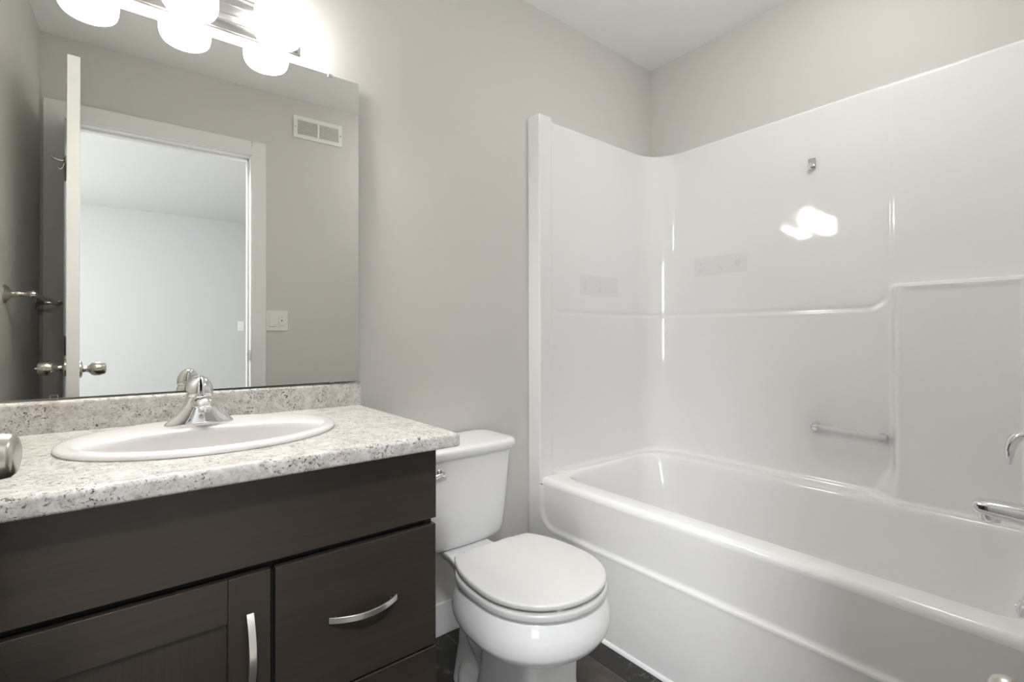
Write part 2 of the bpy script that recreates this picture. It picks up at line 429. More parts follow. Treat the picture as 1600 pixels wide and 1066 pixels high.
def bow_pull(name, p0, p1, out, wdir, part):
    p0, p1 = Vector(p0), Vector(p1); pts = []
    for i in range(25):
        t = i / 24; pts.append(p0.lerp(p1, t) + Vector((0, -1, 0)) * (out * (1 - (2 * t - 1) ** 2) + .001))
    bm = new(); strap(bm, pts, .0125, .0045, wdir)
    for p, s in ((pts[2], 0), (pts[22], 0)):
        lathe(bm, (p.x, VF + .004, p.z), (0, -1, 0), [(0, .0035), (VF + .004 - p.y, .0035)], 12)
    return sub(name, bm, M_pull, part, bevel=.001, smooth=30)
def drawer(z0, z1, pz):
    d = finish('drawer', boxm(.2235, VX1 - .001, VF, VF + .019, z0, z1), M_wood_h, van, bevel=.0018)
    d.matrix_parent_inverse = Matrix.Translation(van['_at']).inverted()
    if pz: bow_pull('handle', (.322, VF, pz), (.466, VF, pz), .026, (0, 0, 1), d)
drawer(.3580, .6322, .4975); drawer(.1, .3532, .226)
# shaker door: stiles, rails and a recessed panel in one leaf
DX0, DX1, DZ0, DZ1 = VX0 + .012, .2160, .1, .6322
bm = new(); box(bm, DX0 + .060, DX1 - .060, VF + .0095, VF + .0155, DZ0 + .065, DZ1 - .065)
cd = finish('door', bm, M_wood_v, van, smooth=0)
for x0 in (DX0, DX1 - .0695):
    sub('stile', boxm(x0, x0 + .0695, VF, VF + .019, DZ0, DZ1), M_wood_v, cd, bevel=.0018)
for z0 in (DZ0, DZ1 - .077):
    sub('rail', boxm(DX0 + .0695, DX1 - .0695, VF + .0003, VF + .019, z0, z0 + .077), M_wood_h, cd, bevel=.001)
bow_pull('handle', (.1815, VF, .562), (.1815, VF, .418), .026, (1, 0, 0), cd)

# ---------------------------------------------------------------- countertop with splashes
CX0, CX1, CF, CTZ = XL + .001, .5915, .9264, .8465
SKX, SKY, SKA, SKB = .155, 1.247, .257, .214          # sink centre and half axes
ct = thing('countertop', (.12, 1.22, CB), 'speckled grey granite-look counter top with backsplash on the vanity', 'countertop')
bm = new()
N = 96
ell = [(SKX + (SKA - .012) * cos(2 * pi * i / N), SKY + (SKB - .012) * sin(2 * pi * i / N)) for i in range(N)]
def rect_pt(a, x0, x1, y0, y1):
    c, s = cos(a), sin(a); k = []
    if c > 1e-9: k.append((x1 - SKX) / c)
    if c < -1e-9: k.append((x0 - SKX) / c)
    if s > 1e-9: k.append((y1 - SKY) / s)
    if s < -1e-9: k.append((y0 - SKY) / s)
    k = min(k); return (SKX + c * k, SKY + s * k)
angs = sorted(set([2 * pi * i / N for i in range(N)] + [atan2(y - SKY, x - SKX) % (2 * pi) for x in (CX0, CX1) for y in (CF, D - .001)]))
R_ = .0095
def ring_at(inset, z): return [Vector((*rect_pt(a, CX0, CX1 - inset, CF + inset, D - .001), z)) for a in angs]
inner = [Vector((SKX + (SKA - .012) * cos(a), SKY + (SKB - .012) * sin(a), CTZ)) for a in angs]
rings = [inner, ring_at(R_, CTZ)]
for k in range(1, 7):
    t = k / 6 * pi / 2; rings.append(ring_at(R_ * (1 - sin(t)), CTZ - R_ * (1 - cos(t))))
for k in range(0, 4):
    t = k / 3 * pi / 2; rings.append(ring_at(.006 * (1 - cos(t)), CB + .006 - .006 * sin(t)))
rings.append([Vector((p.x, p.y, CB)) for p in inner]); rings.append([p.copy() for p in inner])
loft(bm, rings, False, False)
finish('top', bm, M_granite, ct, smooth=50)
def splash_profile(bm, along, a0, a1, fixed, inward, z0, z1, th):
    """splash strip with a rounded top edge"""
    prof = [(0, z0), (th, z0)] + [(th - .009 * (1 - cos(t)), z1 - .009 * (1 - sin(t))) for t in [k / 6 * pi / 2 for k in range(7)]] + [(0, z1)]
    mk = lambda a: [Vector((a, fixed + inward * o, z)) if along == 'x' else Vector((fixed + inward * o, a, z)) for o, z in prof]
    loft(bm, [mk(a0), mk(a1)])
SPT = .9185
bm = new(); splash_profile(bm, 'x', CX0, CX1, D - .0005, -1, CTZ - .0005, SPT, .0198)
finish('backsplash', bm, M_granite, ct, bevel=.002)
bm = new(); splash_profile(bm, 'y', CF + .004, D - .021, XL + .0005, 1, CTZ - .0005, SPT, .0198)
finish('side_splash', bm, M_granite, ct, bevel=.002)

# ---------------------------------------------------------------- sink
sk = thing('sink_basin', (SKX, SKY, CTZ), 'white oval drop-in sink set in the counter', 'sink')
def ell_ring(a, b, z, dy=0, n=96): return [Vector((SKX + a * cos(2 * pi * i / n), SKY + dy + b * sin(2 * pi * i / n), z)) for i in range(n)]
rings = []
prof = [(-.002, .000), (.000, .0025), (.000, .0055), (-.0015, .0085), (-.005, .0108), (-.010, .0117), (-.018, .0120), (-.022, .0118)]
for o, z in prof: rings.append(ell_ring(SKA + o, SKB + o, CTZ + z + .0003))
# bowl sits forward of the faucet ledge
IA, IB, IDY = SKA - .036, SKB - .098, -.066
for o, z in ((.006, .0116), (.003, .0108), (0, .0088), (-.003, .005)): rings.append(ell_ring(IA + o, IB + o, CTZ + z, IDY))
for k, (s, z) in enumerate([(.975, -.004), (.95, -.03), (.90, -.07), (.78, -.105), (.60, -.128), (.40, -.138), (.2, -.142), (.10, -.1435)]):
    rings.append(ell_ring(IA * s, IB * s, CTZ + z, IDY))
bm = new(); loft(bm, rings, False, False)
finish('bowl', bm, M_sinkporc, sk, smooth=60)
bm = new(); lathe(bm, (SKX, SKY + IDY, CTZ - .1445), (0, 0, 1), [(0, .026), (.003, .026), (.0045, .022), (.003, .018), (.002, .0)], 28)
finish('drain', bm, M_chrome, sk)

# ---------------------------------------------------------------- faucet
FX, FY, FZ = .142, 1.338, CTZ + .0120
fa = thing('sink_faucet', (FX, FY, FZ), 'chrome single-handle faucet at the back of the oval sink', 'faucet')
# flared body: wide boat-shaped foot sweeping up to a narrow column
bm = new(); rings = []
for z, hw, hd, p in [(-.001, .0675, .029, 1.75), (.003, .0685, .0300, 1.75), (.008, .0670, .0300, 1.75), (.014, .0605, .0295, 1.8), (.021, .0525, .0290, 1.9), (.030, .0440, .0285, 2.0), (.039, .0370, .0280, 2.1), (.048, .0315, .0275, 2.2), (.056, .0280, .0265, 2.2), (.062, .0258, .0255, 2.2), (.065, .0245, .0245, 2.2)]:
    r = []
    for i in range(56):
        a = 2 * pi * i / 56; c, s = cos(a), sin(a); k = (abs(c) ** p + abs(s) ** p) ** (-1 / p)
        r.append(Vector((FX + hw * c * k, FY + hd * s * k, FZ + z)))
    rings.append(r)
loft(bm, rings)
body = finish('body', bm, M_chrome, fa, smooth=50)
# spout reaching forward over the bowl
bm = new()
pts = [(FX, FY - .008, FZ + .050), (FX, FY - .034, FZ + .057), (FX, FY - .060, FZ + .061), (FX, FY - .082, FZ + .060), (FX, FY - .098, FZ + .055), (FX, FY - .106, FZ + .050)]
tube(bm, pts, [(.022, .015), (.0205, .0145), (.0188, .0135), (.0172, .0130), (.0155, .0120), (.011, .007)], 24, upv=(1, 0, 0))
spt = finish('spout', bm, M_chrome, fa, smooth=60)
bm = new(); lathe(bm, (FX, FY - .091, FZ + .056), (0, -.10, -1), [(0, .0120), (.008, .0123), (.0155, .0123), (.0165, .0100), (.0165, .0)], 28)
finish('aerator', bm, M_chrome, fa)
bm = new(); lathe(bm, (FX, FY - .0290, FZ + .022), (0, -1, .25), [(-.004, .006), (.001, .0055), (.0015, .0)], 20)
finish('logo_cap', bm, M_nickel, fa)
# handle: a dome split at the front by a narrow slot
bm = new()
rings = []
for z, w, dpt, yo in [(.0652, .0232, .0240, 0), (.0660, .0262, .0275, 0), (.072, .0272, .0288, 0), (.081, .0268, .0288, .000), (.090, .0248, .0278, .001), (.098, .0215, .0252, .003), (.105, .0168, .0212, .005), (.1105, .0112, .0155, .007), (.1135, .0052, .0085, .008)]:
    r = []
    for i in range(120):
        a = 2 * pi * i / 120
        k = 1 - .62 * exp(-((a - 1.5 * pi) / .085) ** 2) * sstep(.066, .078, z)      # slot down the front of the dome
        r.append(Vector((FX + w * cos(a) * k, FY + yo + dpt * sin(a) * k, FZ + z)))
    rings.append(r)
loft(bm, rings)
finish('handle', bm, M_chrome, fa, smooth=60)

# ---------------------------------------------------------------- mirror
DZ_ = radians(1.214); DX_ = radians(-.067)
mt = Vector((cos(DZ_), -sin(DZ_), 0)); mn = Vector((-sin(DZ_), -cos(DZ_), sin(DX_))).normalized(); mz = Vector((0, sin(DX_), cos(DX_)))
P0 = Vector((.617, D - .023, .93))
def mpt(x, z, off=0):
    p = P0 + mt * ((x - .617) / mt.x) + mz * ((z - .93) / mz.z); return p + mn * off
mi = thing('wall_mirror', tuple(mpt(.12, .925)), 'large frameless wall mirror above the vanity counter', 'mirror')
MX0, MX1, MZ0, MZ1 = -.27, .5816, .9235, 1.8591
bm = new()
q = [[bm.verts.new(mpt(x, z, o)) for (x, z) in ((MX0, MZ0), (MX1, MZ0), (MX1, MZ1), (MX0, MZ1))] for o in (0, -.0035)]
bm.faces.new(q[0])
gl = finish('glass', bm, M_mirror, mi, smooth=0)
bm = new()
q = [[bm.verts.new(mpt(x, z, o)) for (x, z) in ((MX0, MZ0), (MX1, MZ0), (MX1, MZ1), (MX0, MZ1))] for o in (-.0001, -.004)]
bm.faces.new(q[1])
for i in range(4): bm.faces.new((q[0][i], q[0][(i + 1) % 4], q[1][(i + 1) % 4], q[1][i]))
finish('backing', bm, M_mirror_edge, mi, smooth=0)
for x, z, s in ((.494, MZ1, 1), (.499, MZ0, -1), (-.12, MZ1, 1), (-.12, MZ0, -1)):
    bm = new(); c = mpt(x, z)
    mm = Matrix(((mt.x, mn.x, 0, c.x), (mt.y, mn.y, 0, c.y), (mt.z, mn.z, 1, c.z), (0, 0, 0, 1)))
    z0, z1 = (-.007, .0015) if s > 0 else (-.0015, .007)
    box(bm, -.007, .007, .0003, .0022, z0, z1, mm)
    back = (D - c.y) / abs(mn.y)
    box(bm, -.007, .007, -back + .001, .0022, .0005 if s > 0 else -.0022, .0022 if s > 0 else -.0005, mm)
    finish('clip', bm, M_chrome, mi, bevel=.0008)

# ---------------------------------------------------------------- vanity light
LX, LZ = .1305, 1.948
vl = thing('vanity_light', (LX, D, LZ), 'three-shade vanity light bar on a brushed nickel plate above the mirror', 'vanity light')
bm = new()
pw, phh = .2805, .0545
mkr = lambda ins, y: [Vector((p.x, D - y, p.y)) for p in rrect(LX - pw + ins, LX + pw - ins, LZ - phh + ins, LZ + phh - ins, .002, 0, 2, 2)]
loft(bm, [mkr(0, .0005), mkr(0, .004), mkr(.002, .006), mkr(.005, .006), mkr(.006, .008), mkr(.019, .019), mkr(.021, .0185), mkr(.023, .0215), mkr(.026, .0225)])
for dz in (-.014, .014):
    box(bm, LX - pw + .028, LX + pw - .028, D - .0245, D - .0220, LZ + dz - .002, LZ + dz + .002)
finish('backplate', bm, M_nickel_dark, vl, smooth=30, bevel=0)
SHY = D - .095
def bell(z0):  # outer bell profile, rim at z0
    return [(0, .0480), (.003, .0525), (.009, .0565), (.018, .0593), (.030, .0605), (.048, .0600), (.070, .0578), (.092, .0542), (.110, .0485), (.124, .0400), (.133, .0280), (.138, .0190), (.140, .0150)]
for i, sx in enumerate((.330, .130, -.070)):
    bm = new(); zb = 1.864
    lathe(bm, (sx, SHY, zb), (0, 0, 1), bell(zb) + [(.1395, .0145), (.136, .018), (.131, .026), (.122, .0375), (.108, .0465), (.09, .052), (.07, .0552), (.048, .0575), (.030, .058), (.018, .0568), (.009, .054), (.003, .0500), (0, .0465)], 48, False, False)
    sh = finish('lamp_shade', bm, M_shade, vl, smooth=60)
    bm = new(); lathe(bm, (sx, SHY, zb + .133), (0, 0, 1), [(0, .0195), (.004, .024), (.020, .024), (.030, .020), (.036, .010), (.038, .0)], 28)
    finish('socket_cup', bm, M_nickel_dark, vl)
    bm = new()
    tube(bm, [(sx, D - .020, LZ + .012), (sx, D - .045, LZ + .020), (sx, D - .070, LZ + .045), (sx, SHY + .012, LZ + .072), (sx, SHY, LZ + .078), (sx, SHY, LZ + .070)], .0075, 14)
    lathe(bm, (sx, D - .0220, LZ + .012), (0, -1, 0), [(0, .018), (.004, .018), (.008, .010)], 24)
    finish('arm', bm, M_nickel_dark, vl)
    bl = bpy.data.lights.new('bulb', 'POINT'); bl.energy = BULB_W; bl.shadow_soft_size = .028; bl.color = (1.0, 0.955, 0.90)
    bo = bpy.data.objects.new('bulb', bl); COL.objects.link(bo); bo.location = (sx, SHY, zb + .040)
for sx in (.2835, -.0225):
    bm = new(); lathe(bm, (sx, D - .0222, LZ + .010), (0, -1, 0), [(0, .0045), (.002, .0045), (.0035, .003), (.004, 0)], 16)
    finish('screw', bm, M_nickel, vl)

# ---------------------------------------------------------------- fill lamps added on both ceilings, out of view
def fill_lamp(x, y, dome_mat, label):
    cl = thing('fill_lamp', (x, y, H), label, 'ceiling lamp')
    bm = new(); lathe(bm, (x, y, H), (0, 0, -1), [(0, .165), (.018, .165), (.024, .158), (.024, .10)], 48)
    finish('base', bm, M_nickel, cl)
    bm = new(); lathe(bm, (x, y, H - .024), (0, 0, -1), [(0, .15), (.02, .148), (.045, .132), (.065, .10), (.078, .06), (.083, .02), (.0835, 0)], 48)
    finish('dome', bm, dome_mat, cl, smooth=60)
fill_lamp(1.50, .55, M_fill_dome, 'added unseen dome fill lamp on the bathroom ceiling above the tub')
fill_lamp(-.20, -.46, M_fill_dome2, 'added unseen dome fill lamp on the bedroom ceiling beyond the doorway')

# ---------------------------------------------------------------- toilet
TX = .871
to = thing('toilet', (TX, 1.16, 0), 'white two-piece toilet with the lid down between vanity and tub', 'toilet')
bm = new()
# bowl shell
rg = []
for z, r in [(.250, .085), (.252, .100), (.258, .122), (.267, .145), (.279, .165), (.294, .183), (.311, .1935), (.330, .1955), (.350, .193), (.370, .187), (.385, .180), (.392, .174), (.395, .166)]:
    rg.append(egg(TX, .985 - r * .985, .985 + r * 1.28, .985, r, z, 64, 2.05, 2.5))
loft(bm, rg)
# pedestal
rg = []
for z, hw, yf, yb in [(0, .099, .895, 1.16), (.03, .097, .897, 1.16), (.09, .092, .903, 1.15), (.15, .089, .906, 1.14), (.21, .089, .905, 1.13), (.27, .094, .895, 1.12), (.31, .100, .885, 1.12)]:
    rg.append(rrect(TX - hw, TX + hw, yf, yb, .030, z, 6, 6))
loft(bm, rg)
# rear of the pedestal
rg = []
for z, hw, y1 in [(0, .074, 1.31), (.05, .070, 1.305), (.12, .063, 1.295), (.22, .061, 1.29), (.30, .062, 1.30), (.340, .066, 1.33), (.368, .082, 1.355), (.384, .087, 1.357)]:
    rg.append(rrect(TX - hw, TX + hw, 1.04, y1, .03, z, 6, 6))
loft(bm, rg)
# foot flange for the bolts
rg = [rrect(TX - .088 - o, TX + .088 + o, 1.02 - o, 1.275 + o, .05, z, 6, 6) for z, o in ((0, 0), (.050, -.001), (.072, -.006), (.088, -.016), (.098, -.032))]
loft(bm, rg)
# deck widening from the tank to the bowl rim
rg = []
for z, k in ((.345, .72), (.362, .90), (.376, .985), (.384, 1.0), (.3865, .97)):
    rg.append([Vector((TX + x * k, y, z)) for x, y in [(.087, 1.357), (0, 1.36), (-.087, 1.357), (-.087, 1.30), (-.098, 1.24), (-.130, 1.17), (-.165, 1.10), (-.165, 1.02), (0, 1.0), (.165, 1.02), (.165, 1.10), (.130, 1.17), (.098, 1.24), (.087, 1.30)]])
loft(bm, rg)
# trapway bulges on both sides
for s_ in (-1, 1):
    tube(bm, [(TX + s_ * .040, .99, .25), (TX + s_ * .043, 1.05, .21), (TX + s_ * .043, 1.11, .17), (TX + s_ * .040, 1.16, .15), (TX + s_ * .035, 1.205, .165), (TX + s_ * .028, 1.235, .21), (TX + s_ * .022, 1.26, .25)], [.032, .036, .038, .038, .036, .033, .03], 16)
bowl = finish('bowl', bm, M_porc, to, smooth=180)
rm = bowl.modifiers.new('remesh', 'REMESH'); rm.mode = 'VOXEL'; rm.voxel_size = .0042; rm.use_smooth_shade = True
sm_ = bowl.modifiers.new('smooth', 'SMOOTH'); sm_.factor = .6; sm_.iterations = 8
for s_ in (-1, 1):
    bm = new(); lathe(bm, (TX + s_ * .078, 1.10, .078), (0, 0, 1), [(0, .0165), (.016, .0165), (.026, .0135), (.032, .008), (.034, 0)], 24)
    finish('bolt_cap', bm, M_porc, to)
# seat and lid
def slab(bm, outline, z0, z1, r, crown=0.0, under=.0):
    """outline(inset, z) -> ring, with rounded edges"""
    rg = [outline(r + under, z0)]
    for k in range(1, 5):
        t = k / 4 * pi / 2; rg.append(outline(r * (1 - sin(t)), z0 + r * (1 - cos(t))))
    for k in range(0, 5):
        t = k / 4 * pi / 2; rg.append(outline(r * (1 - cos(t)), z1 - r + r * sin(t)))
    for f in (.03, .07, .11, .145):
        rg.append(outline(f, z1 + crown * (1 - ((.16 - f) / .16) ** 2)))
    loft(bm, rg)
def seat_out(ins, z): return egg(TX, .797 + ins, 1.205 - ins, .985, .184 - ins, z, 72, 2.06, 3.0)
bm = new(); slab(bm, seat_out, .3975, .4165, .006)
finish('seat', bm, M_seat, to, smooth=60)
def lid_out(ins, z):
    r = egg(TX, .800 + ins, 1.250 - ins, .985, .181 - ins, z, 96, 2.06, 2.35)
    return [Vector((p.x, min(p.y, 1.185 - ins + .006 * (1 - ((p.x - TX) / .12) ** 2)), p.z)) for p in r]
bm = new(); slab(bm, lid_out, .4235, .4385, .0055, .003)
finish('lid', bm, M_seat, to, smooth=60)
for x, y in ((TX - .065, .829), (TX + .065, .829), (TX - .15, 1.05), (TX + .15, 1.05)):
    bm = new(); box(bm, x - .011, x + .011, y - .006, y + .006, .4165, .4235)
    finish('bumper', bm, M_seat, to, bevel=.001)
for s in (-1, 1):
    bm = new(); lathe(bm, (TX + s * .07 - .018, 1.200, .418), (1, 0, 0), [(0, .013), (.036, .013)], 20); box(bm, TX + s * .07 - .016, TX + s * .07 + .016, 1.188, 1.222, .392, .418)
    finish('hinge', bm, M_seat, to, bevel=.002)
# tank
bm = new(); rg = []
for z, hw, y0, r in [(.3845, .120, 1.350, .030), (.3875, .142, 1.335, .036), (.394, .1525, 1.328, .04), (.406, .1605, 1.323, .042), (.425, .1655, 1.320, .042), (.48, .1715, 1.317, .042), (.55, .177, 1.314, .042), (.63, .1825, 1.311, .042), (.680, .186, 1.309, .042)]:
    ring = rrect(TX - hw, TX + hw, y0, 1.500, r, z, 8, 10)
    # front of the tank bows out a little
    rg.append([Vector((p.x, p.y - .012 * max(0, 1 - ((p.x - TX) / hw) ** 2) * sstep(1.42, 1.33, p.y) if p.y < 1.42 else p.y, p.z)) for p in ring])
loft(bm, rg)
tank = finish('tank', bm, M_porc, to, smooth=60)
bm = new(); rg = []
for z, o in [(.676, -.004), (.6785, .004), (.684, .010), (.692, .0145), (.700, .0155), (.706, .0145), (.711, .0095), (.7135, .002), (.7145, -.010), (.7160, -.05)]:
    ring = rrect(TX - .1895 - o, TX + .1895 + o, 1.306 - o, 1.502 + min(o, .006), .040 + max(o, -.02), z, 8, 10)
    rg.append([Vector((p.x, p.y - .012 * max(0, 1 - ((p.x - TX) / .2) ** 2) if p.y < 1.40 else p.y, p.z)) for p in ring])
loft(bm, rg)
finish('tank_lid', bm, M_porc, to, smooth=60)
LVX, LVZ = .765, .6435
bm = new()
lathe(bm, (LVX, 1.312, LVZ), (0, -1, 0), [(0, .0155), (.006, .0155), (.010, .0125), (.012, .007), (.020, .006), (.026, .0085), (.030, .008), (.032, .003)], 28)
tube(bm, [(LVX, 1.287, LVZ), (LVX - .02, 1.284, LVZ - .003), (LVX - .05, 1.283, LVZ - .008), (LVX - .075, 1.285, LVZ - .012)], [(.006, .006), (.0055, .007), (.0045, .0075), (.003, .006)], 14, upv=(0, 1, 0))
finish('flush_lever', bm, M_chrome, to)

# ---------------------------------------------------------------- tub and surround (one moulded unit)
AX = 1.3055                    # apron plane
SW = 2.126                     # surround long wall
SE0, SE1 = .047, 1.4785        # inner faces of the two end walls
tub = thing('bathtub', (1.72, .76, 0), 'glossy white one-piece bathtub with moulded shower surround', 'bathtub')
# plan path of the surround's inner face, mirror-wall end to front-wall end
def arc(cx, cy, r, a0, a1, n): return [(cx + r * cos(radians(a0 + (a1 - a0) * i / n)), cy + r * sin(radians(a0 + (a1 - a0) * i / n))) for i in range(n + 1)]
CR = .145
half = [(AX, D - .001), (AX, 1.4600)] + arc(AX + .006, 1.4577, .006, 180, 270, 4) + [(AX + .040, 1.4535)] + arc(AX + .066, 1.4605, .007, 270, 350, 4) + [(AX + .0775, 1.4700)] + arc(AX + .088, 1.4690, .0095, 190, 90, 4) 
path = half + [(SW - CR, SE1)] + arc(SW - CR, SE1 - CR, CR, 90, 0, 24)[1:]
lower = [(AX, YF + .001), (AX, .062)] + arc(AX + .006, .0643, .006, 180, 90, 4) + [(AX + .060, .0655), (AX + .085, SE0)]
path += [(SW, SE0 + CR)] + arc(SW - CR, SE0 + CR, CR, 0, -90, 24)[1:] + list(reversed(lower))
def resample(path, step):
    out = [path[0]]
    for (x0, y0), (x1, y1) in zip(path[:-1], path[1:]):
        L = sqrt((x1 - x0) ** 2 + (y1 - y0) ** 2); n = max(1, int(math.ceil(L / step)))
        out += [(x0 + (x1 - x0) * i / n, y0 + (y1 - y0) * i / n) for i in range(1, n + 1)]
    return out
pp = resample(path, .0065)
nrmls = []
for i in range(len(pp)):
    a = pp[max(i - 1, 0)]; b = pp[min(i + 1, len(pp) - 1)]
    dx, dy = b[0] - a[0], b[1] - a[1]; l = sqrt(dx * dx + dy * dy); nrmls.append((dy / l, -dx / l))
# inward is towards the room/tub centre
def inward(p, n): return n if (1.72 - p[0]) * n[0] + (.76 - p[1]) * n[1] > 0 else (-n[0], -n[1])
SB, ST = .470, 1.9583
zs = [SB + (ST - SB) * k / 244 for k in range(245)]
GZ, GY = 1.162, .512           # groove height and its vertical leg
BLZ, BLY = 1.236, .488         # block (thicker wall) at the plumbing end
sl = [0.0]
for a, b in zip(pp[:-1], pp[1:]): sl.append(sl[-1] + sqrt((a[0] - b[0]) ** 2 + (a[1] - b[1]) ** 2))
i_g = min(range(len(pp)), key=lambda i: abs(pp[i][1] - GY) + (10 if pp[i][0] < SW - .001 else 0)); S_G = sl[i_g]
i_b = min(range(len(pp)), key=lambda i: abs(pp[i][1] - BLY) + (10 if pp[i][0] < SW - .001 else 0)); S_B = sl[i_b]
i_e = min(range(len(pp)), key=lambda i: abs(pp[i][0] - (AX + .10)) + (10 if pp[i][1] < 1 else 0)); S_E = sl[i_e]
i_f = min(range(len(pp)), key=lambda i: abs(pp[i][0] - (AX + .10)) + (10 if pp[i][1] > 1 else 0)); S_F = sl[i_f]
i_c = min(range(len(pp)), key=lambda i: abs(pp[i][1] - .10) + (10 if pp[i][0] < SW - .14 else 0)); S_C = sl[i_c]
def disp(s, z):
    d = 0.0
    if S_E - .03 < s < S_F + .03:
        # groove round the upper panel: distance outside a region z > GZ, s < S_G with rounded corner
        r = .075; ux = s - (S_G - r); uz = (GZ + r) - z
        sd = sqrt(max(ux, 0) ** 2 + max(uz, 0) ** 2) - r if (ux > 0 or uz > 0) else max(ux, uz) - r
        d -= .0032 * exp(-(sd / .0085) ** 2) * sstep(S_E, S_E + .03, s)
        # small swell of the panel just outside the groove
        d += .0006 * exp(-((sd - .014) / .005) ** 2) * sstep(S_E, S_E + .03, s)
        # thicker block at the plumbing end
        fs = sstep(S_B - .022 - .055 * (1 - sstep(.49, .62, z)), S_B + .022, s) * (1 - sstep(S_C - .02, S_C + .10, s)); fz = 1 - sstep(BLZ - .008, BLZ + .006, z)
        d += .074 * fs * fz
        # shallow recess in the block
        y0, y1 = S_B + .035, S_C - .07
        m = max(max(y0 - s, s - y1), z - (BLZ - .018))
        d -= .0035 * (1 - sstep(-.008, .004, m)) * fs * fz
    # bottom fillet onto the rim
    d += .010 * (1 - sstep(.492, .506, z)) if (S_E < s < S_F) else 0
    return d
bm = new(); grid = []
for i, p in enumerate(pp):
    n = inward(p, nrmls[i]); col = []
    for z in zs:
        d = disp(sl[i], z); rr = .005 * (1 - sqrt(max(0, 1 - max(0, (z - (ST - .005)) / .005) ** 2)))
        if S_E < sl[i] < S_F: d -= rr
        col.append(bm.verts.new((p[0] + n[0] * d, p[1] + n[1] * d, z)))
    # flat top back to the wall
    if S_E < sl[i] < S_F: ox = min(max(p[0] - n[0] * .05, AX), XR - .001); oy = min(max(p[1] - n[1] * .08, YF + .001), D - .001)
    else: ox = p[0]; oy = D - .001 if p[1] > .76 else YF + .001
    col.append(bm.verts.new((ox, oy, ST)))
    grid.append(col)
for a, b in zip(grid[:-1], grid[1:]):
    for k in range(len(a) - 1): bm.faces.new((a[k], b[k], b[k + 1], a[k + 1]))
finish('surround', bm, M_gel, tub, smooth=60)
# apron with its shallow recessed panel
bm = new(); grid = []
ys = [YF + .001 + (D - .002 - YF) * k / 200 for k in range(201)]; za = [.470 * k / 84 for k in range(85)]
for y in ys:
    col = []
    for z in za:
        r = .075; uy = max(abs(y - .752) - (.695 - r), 0); uz = max((.307 + r) - z, 0)
        sd = sqrt(uy ** 2 + uz ** 2) - r
        d = .0085 * (1 - sstep(-.010, .006, sd))
        d -= .0015 * exp(-((sd - .004) / .006) ** 2)
        col.append(bm.verts.new((AX + d, y, z)))
    grid.append(col)
for a, b in zip(grid[:-1], grid[1:]):
    for k in range(len(a) - 1): bm.faces.new((a[k], b[k], b[k + 1], a[k + 1]))
finish('apron', bm, M_gel, tub, smooth=60)
# rim and basin
bm = new()
F0 = AX + .0085
B_ = lambda x0, x1, y0, y1, r, z: rrect(x0, x1, y0, y1, r, z, 14, 24)
def rr4(x0, x1, y0, y1, r_far, r_near, z):
    """rounded rectangle whose two ends have different corner radii"""
    out = []
    cs = [(x1 - r_far, y1 - r_far, r_far, 0), (x0 + r_far, y1 - r_far, r_far, 90), (x0 + r_near, y0 + r_near, r_near, 180), (x1 - r_near, y0 + r_near, r_near, 270)]
    for k, (cx, cy, r, a0) in enumerate(cs):
        arc_ = [(cx + r * cos(radians(a0 + 90 * i / 14)), cy + r * sin(radians(a0 + 90 * i / 14))) for i in range(15)]
        nx, ny, nr, na = cs[(k + 1) % 4]; e = (nx + nr * cos(radians(na)), ny + nr * sin(radians(na))); p = arc_[-1]
        out += arc_ + [(p[0] + (e[0] - p[0]) * i / 24, p[1] + (e[1] - p[1]) * i / 24) for i in range(1, 24)]
    return [Vector((x, y, z)) for x, y in out]
rg = [B_(F0, 2.132, SE0 + .004, 1.449, .004, .4695)]
for k in range(1, 7):
    t = k / 6 * pi / 2; rg.append(B_(F0 + .020 * (1 - cos(t)), 2.132, SE0 + .004 - 0, 1.449 + .036 * sin(t), .004, .4695 + .0235 * sin(t)))
I0 = (1.392, 2.048, .104, 1.4445)
for ins, z in ((-.004, .4935), (0, .4925), (.005, .489), (.009, .483), (.012, .472), (.016, .45)):
    rg.append(rr4(I0[0] + ins, I0[1] - ins, I0[2] + ins, I0[3] - ins, .115 + ins * .3, .070 + ins * .3, z))
for t, z in ((.06, .40), (.15, .33), (.28, .25), (.42, .18), (.58, .13), (.75, .105), (1.0, .095)):
    ix = .016 + .075 * t ** 1.2; iyf = .034 + .05 * t; iyb = .016 + .20 * t ** 1.1
    rg.append(rr4(I0[0] + ix, I0[1] - ix, I0[2] + iyf, I0[3] - iyb, .13 + .02 * t, .085 + .05 * t, z))
rg.append(B_(1.55, 1.89, .32, 1.05, .12, .0925)); rg.append(B_(1.66, 1.78, .55, .8, .05, .092))
loft(bm, rg, False, True)
finish('basin', bm, M_gel, tub, smooth=60)

# ---------------------------------------------------------------- tub fittings
TBX = 1.725
sp = thing('tub_spout', (TBX, SE0, .62), 'chrome tub spout reaching over the basin at the right edge', 'tub spout')
bm = new(); rg = []
for y, hw, zc, hz in [(SE0 + .0005, .034, .616, .034), (SE0 + .006, .034, .616, .034), (SE0 + .010, .0285, .616, .0285), (SE0 + .05, .0285, .617, .0270), (SE0 + .11, .0285, .6195, .0240), (SE0 + .155, .0280, .6215, .0210), (SE0 + .180, .0265, .623, .0180), (SE0 + .190, .0230, .6235, .0140), (SE0 + .1945, .015, .624, .008)]:
    r = []
    for i in range(40):
        a = 2 * pi * i / 40; c, s = cos(a), sin(a); p = 3.4; k = (abs(c) ** p + abs(s) ** p) ** (-1 / p)
        r.append(Vector((TBX + hw * c * k, y, zc + hz * s * k)))
    rg.append(r)
loft(bm, rg)
finish('body', bm, M_chrome, sp, smooth=45)
